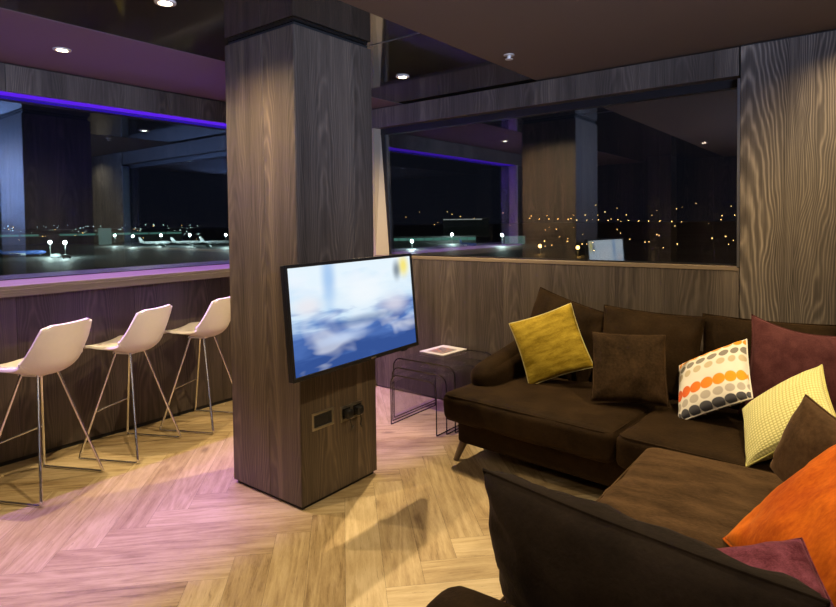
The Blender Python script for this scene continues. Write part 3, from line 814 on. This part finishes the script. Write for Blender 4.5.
scatter((-.422, 1.312, .676), -.11, -.26, -.026, .745, .455, .26, 'sofa_shade', 'large dark brown velvet cushion standing against the foreground sofa arm', 8, None, .05, .016)

# ------------------------------------------------------------------ airport outside
GZ = -26.0
tarmac = NT('wet_tarmac'); tarmac.bsdf(tarmac.ramp(tarmac.noise(tarmac.obj(), .01, 5), [(.35, (.05, .056, .056)), (.7, (.10, .107, .105))]), .62, 0, .3)
struct('ground', MB().quad((-6000, -3000, GZ), (3000, -3000, GZ), (3000, 7000, GZ), (-6000, 7000, GZ)), tarmac.m)
M['plane'] = plain('aircraft_white', (.75, .78, .82), .35)
M['plane_blue'] = plain('aircraft_blue', (.08, .16, .5), .35)
M['pole'] = plain('galvanised_pole', (.3, .32, .32), .5)
M['flood'] = emis('floodlight', (.75, 1.0, .95), 90)
M['amber'] = emis('sodium_light', (1.0, .55, .16), 9)
M['night_block'] = plain('night_facade', (.05, .055, .055), .7)
M['teal_block'] = plain('teal_facade', (.25, .36, .35), .6)
M['lit_teal'] = emis('lit_windows_teal', (.22, .62, .50), .35)
M['lit_white'] = emis('lit_canopy', (.75, .78, .75), .45)

def mast(x, y, h, label, power, mat='flood', col=(.75, 1, .93)):
    root = thing('floodlight_mast', label, 'floodlight', (x, y, GZ), 0, 'apron floodlights')
    MB().tube([(0, 0, 0), (0, 0, h)], [.35, .22], 6).build('pole', M['pole'], root)
    MB().box(-1.2, 1.2, -.5, .5, h, h + .5).build('lamp_head', M['pole'], root)
    bm = bmesh.new(); bmesh.ops.create_icosphere(bm, subdivisions=2, radius=1.5)
    MB().bm(bm, Matrix.Translation((0, 0, h - .4))).build('lamp', M[mat], root)
    lamp('POINT', 'floodlight_beam', (x, y, GZ + h - 2.6), power, col, shadow_soft_size=.5)
MASTS = [(-593, 218, 14, 'nearer floodlight mast on the apron, left of the pair by the blue aircraft'), (-560.6, 218, 14, 'floodlight mast on the apron, right of the pair by the blue aircraft'),
         (-826.7, 384.8, 15, 'first floodlight mast right of the pale tower block'), (-760.5, 376.9, 14.5, 'second floodlight mast right of the pale tower block'),
         (-755, 412, 15, 'third floodlight mast right of the pale tower block'), (-711.9, 428.3, 15, 'fourth floodlight mast right of the pale tower block'), (-630.7, 427.8, 15.5, 'floodlight mast just beside the pillar edge in the left window'),
         (-376.7, 476.7, 8.5, 'floodlight in front of the long hangar in the end-wall window'), (-414, 604.7, 12.5, 'floodlight mast above the long hangar in the end-wall window'), (-326, 574.7, 12.5, 'floodlight mast beside the purple reflection in the end-wall window')]
for x, y, h_, lab in MASTS: mast(x, y, h_, lab, 100000)
mast(-217.9, 447.2, 7, 'amber lamp left of the television reflection', 3000, 'amber', (1, .5, .1)); mast(-179.6, 434, 7, 'amber lamp beside the television reflection', 3000, 'amber', (1, .5, .1))

def aircraft(x, y, rz, L_, label, mat='plane'):
    root = thing('airliner', label, 'aircraft', (x, y, GZ), rz, 'parked airliners')
    r = L_ * .052; zc = r * 1.9
    prof = [(-.5, .02), (-.49, .35), (-.465, .65), (-.42, .92), (-.36, 1), (.15, 1), (.3, .8), (.42, .42), (.5, .12)]
    MB().tube([(a * L_, 0, zc + (r * .35 if a > .3 else 0) * (a - .3) / .2) for a, b in prof], [max(.02, b) * r for a, b in prof], 14).build('fuselage', M[mat], root, True)
    for s in (-1, 1):
        MB().add([(-.08 * L_, s * r * .8, zc - r * .5), (.10 * L_, s * r * .8, zc - r * .5), (.24 * L_, s * .45 * L_, zc + r * .3), (.18 * L_, s * .45 * L_, zc + r * .3),
                  (-.08 * L_, s * r * .8, zc - r * .2), (.10 * L_, s * r * .8, zc - r * .3), (.24 * L_, s * .45 * L_, zc + r * .34), (.18 * L_, s * .45 * L_, zc + r * .34)],
                 [(0, 1, 2, 3), (4, 7, 6, 5), (0, 4, 5, 1), (1, 5, 6, 2), (2, 6, 7, 3), (3, 7, 4, 0)]).build('wing', M['plane'], root)
        MB().tube([(-.10 * L_, s * .15 * L_, zc - r * .75), (.0, s * .15 * L_, zc - r * .75)], [r * .5, r * .35], 10).build('engine', M['plane'], root)
        MB().box(.40 * L_, .48 * L_, min(s * r * .2, s * .17 * L_), max(s * r * .2, s * .17 * L_), zc + r * .45, zc + r * .6).build('tailplane', M['plane'], root)
    MB().add([(.34 * L_, -.2, zc + r * .7), (.48 * L_, -.2, zc + r * .6), (.53 * L_, -.2, zc + r * 3.6), (.465 * L_, -.2, zc + r * 3.6), (.34 * L_, .2, zc + r * .7), (.48 * L_, .2, zc + r * .6), (.53 * L_, .2, zc + r * 3.6), (.465 * L_, .2, zc + r * 3.6)],
             [(0, 1, 2, 3), (4, 7, 6, 5), (0, 4, 5, 1), (1, 5, 6, 2), (2, 6, 7, 3), (3, 7, 4, 0)]).build('tail_fin', M['plane_blue' if mat != 'plane' else 'plane'], root)
    for gx, gy in ((-.38, 0), (.04, .06), (.04, -.06)):
        MB().tube([(gx * L_, gy * L_, 0), (gx * L_, gy * L_, zc - r * .5)], .35, 6).build('landing_gear', M['pole'], root)
aircraft(-622, 204, R(250), 40, 'blue and white airliner at the left edge of the left window', 'plane_blue')
aircraft(-785, 420, R(241), 40, 'first pale airliner parked right of the tower block')
aircraft(-756, 450, R(239), 40, 'second pale airliner parked right of the tower block')
aircraft(-711, 466, R(236), 40, 'pale airliner beside the pillar edge in the left window')
aircraft(-352, 545, R(160), 30, 'small airliner lit purple in front of the long hangar', 'plane_blue')

def block(name, label, x, y, rz, lx, ly, h, mat, strips=()):
    root = thing(name, label, 'building', (x, y, GZ), rz, 'airport buildings')
    MB().box(-lx / 2, lx / 2, -ly / 2, ly / 2, 0, h).box(-lx / 2 - .5, lx / 2 + .5, -ly / 2 - .5, ly / 2 + .5, h, h + .6).build('walls', M[mat], root)
    for z0, z1, m_ in strips:
        n = max(3, int(lx / (26 if lx > 300 else 11)))
        for i in range(n):
            a = -lx / 2 + (i + .04) * lx / n; b_ = -lx / 2 + (i + .96) * lx / n
            if random.random() < .9: MB().box(a, b_, -ly / 2 - .25, -ly / 2 + .2, z0, z1).build('window', M[m_], root)
    return root
# faces with -y local towards the viewer
block('terminal', 'long low terminal with a greenish roof edge across the left window', -1080, 330, R(65), 520, 60, 17, 'night_block', ((13, 16, 'lit_teal'),))
block('tower_block', 'pale tower block standing between the terminal and the floodlights', -905, 407, R(66), 17, 20, 24, 'teal_block')
block('hangar', 'long hangar with lit teal windows in the end-wall window', -455, 620, R(38), 110, 30, 9, 'night_block', ((4, 7.5, 'lit_teal'),))
block('canopy_building', 'dark building with a bright white roof line in the end-wall window', -585, 900, R(32), 82, 30, 33, 'night_block', ((31, 32.6, 'lit_white'),))
block('cargo_shed', 'pale lit shed beside the purple reflection in the end-wall window', -345, 640, R(28), 24, 20, 9, 'teal_block')
def truck(x, y, rz, label, col):
    root = thing('service_truck', label, 'truck', (x, y, GZ), rz, 'apron service trucks')
    MB().box(-3.2, 1.4, -1.2, 1.2, .8, 3.4, .1).build('cargo_box', col, root)
    MB().box(1.5, 3.2, -1.15, 1.15, .7, 2.6, .2).build('cab', M['plane'], root)
    for wx in (-2.2, 2.3):
        for wy in (-1.0, 1.0):
            MB().tube([(wx, wy - .2, .5), (wx, wy + .2, .5)], .5, 10).build('wheel', M['black_plastic'], root)
for k, (x, y, rz) in enumerate(((-575, 215, 60), (-585, 221, 20), (-548, 214, 70), (-728, 400, 30), (-690, 418, 60), (-640, 410, 20))):
    truck(x, y, R(rz), ['white service truck below the left lamp mast of the pair', 'pale service truck behind the pair of lamp masts', 'pale service truck right of the pair of lamp masts', 'pale service truck by the first airliner right of the tower', 'pale service truck between two parked airliners', 'pale service truck by the airliner near the pillar edge'][k], M['plane'] if k % 2 == 0 else M['teal_block'])
# far town: countless lamps on the rising ground beyond the field
mb = MB(); rnd = random.Random(5)
def dot(az, dist, z, s):
    bm = bmesh.new(); bmesh.ops.create_icosphere(bm, subdivisions=1, radius=s)
    mb.bm(bm, Matrix.Translation((math.sin(az) * dist, math.cos(az) * dist, z)))
for i in range(55):
    az = R(rnd.uniform(-40, -9)); d = rnd.uniform(1500, 2600); dot(az, d, CAM_H + d * rnd.choice((rnd.gauss(.0, .012), rnd.uniform(-.02, .02))), d * rnd.uniform(.0003, .0007))
for i in range(26):
    az = R(rnd.uniform(-26, -9)); d = 1 / rnd.uniform(1 / 2200, 1 / 430); dot(az, d, GZ + rnd.uniform(4, 9), d * rnd.uniform(.0005, .0009))
for i in range(16):
    d = 1700; dot(R(-27 + i * .9 + rnd.uniform(-.1, .1)), d, CAM_H + d * (.004 - i * .0005 + rnd.uniform(-.001, .001)), d * .0007)
for i in range(34):
    az = R(rnd.uniform(-74, -58)); d = rnd.uniform(900, 2200); dot(az, d, CAM_H + d * rnd.uniform(-.024, .002), d * rnd.uniform(.0003, .0006))
tag(mb.build('town_lights', M['amber'], None), 'scattered orange lamps of the far town beyond the airfield', 'town lights', None, 'stuff')
mb = MB()
for i in range(130):
    az = R(rnd.uniform(-74, -58)); d = rnd.uniform(1200, 2200); dot(az, d, CAM_H + d * rnd.uniform(-.026, .003), d * rnd.uniform(.0003, .0007))
M['cool_dot'] = emis('cool_lamps', (.7, .95, .85), 4)
tag(mb.build('airfield_lights', M['cool_dot'], None), 'tiny white lamps along the far edge of the airfield in the left window', 'airfield lights', None, 'stuff')

# ------------------------------------------------------------------ night sky and quality
w = bpy.data.worlds.new('night'); scn.world = w; w.use_nodes = True
w.node_tree.nodes['Background'].inputs[0].default_value = (.006, .007, .012, 1); w.node_tree.nodes['Background'].inputs[1].default_value = .6
scn.cycles.use_denoising = True; scn.cycles.denoising_input_passes = 'RGB_ALBEDO_NORMAL'; scn.cycles.denoising_prefilter = 'ACCURATE'
scn.cycles.max_bounces = 10; scn.cycles.transparent_max_bounces = 16; scn.cycles.sample_clamp_indirect = 4.0
scn.cycles.caustics_reflective = False; scn.cycles.caustics_refractive = False
bpy.context.view_layer.update()
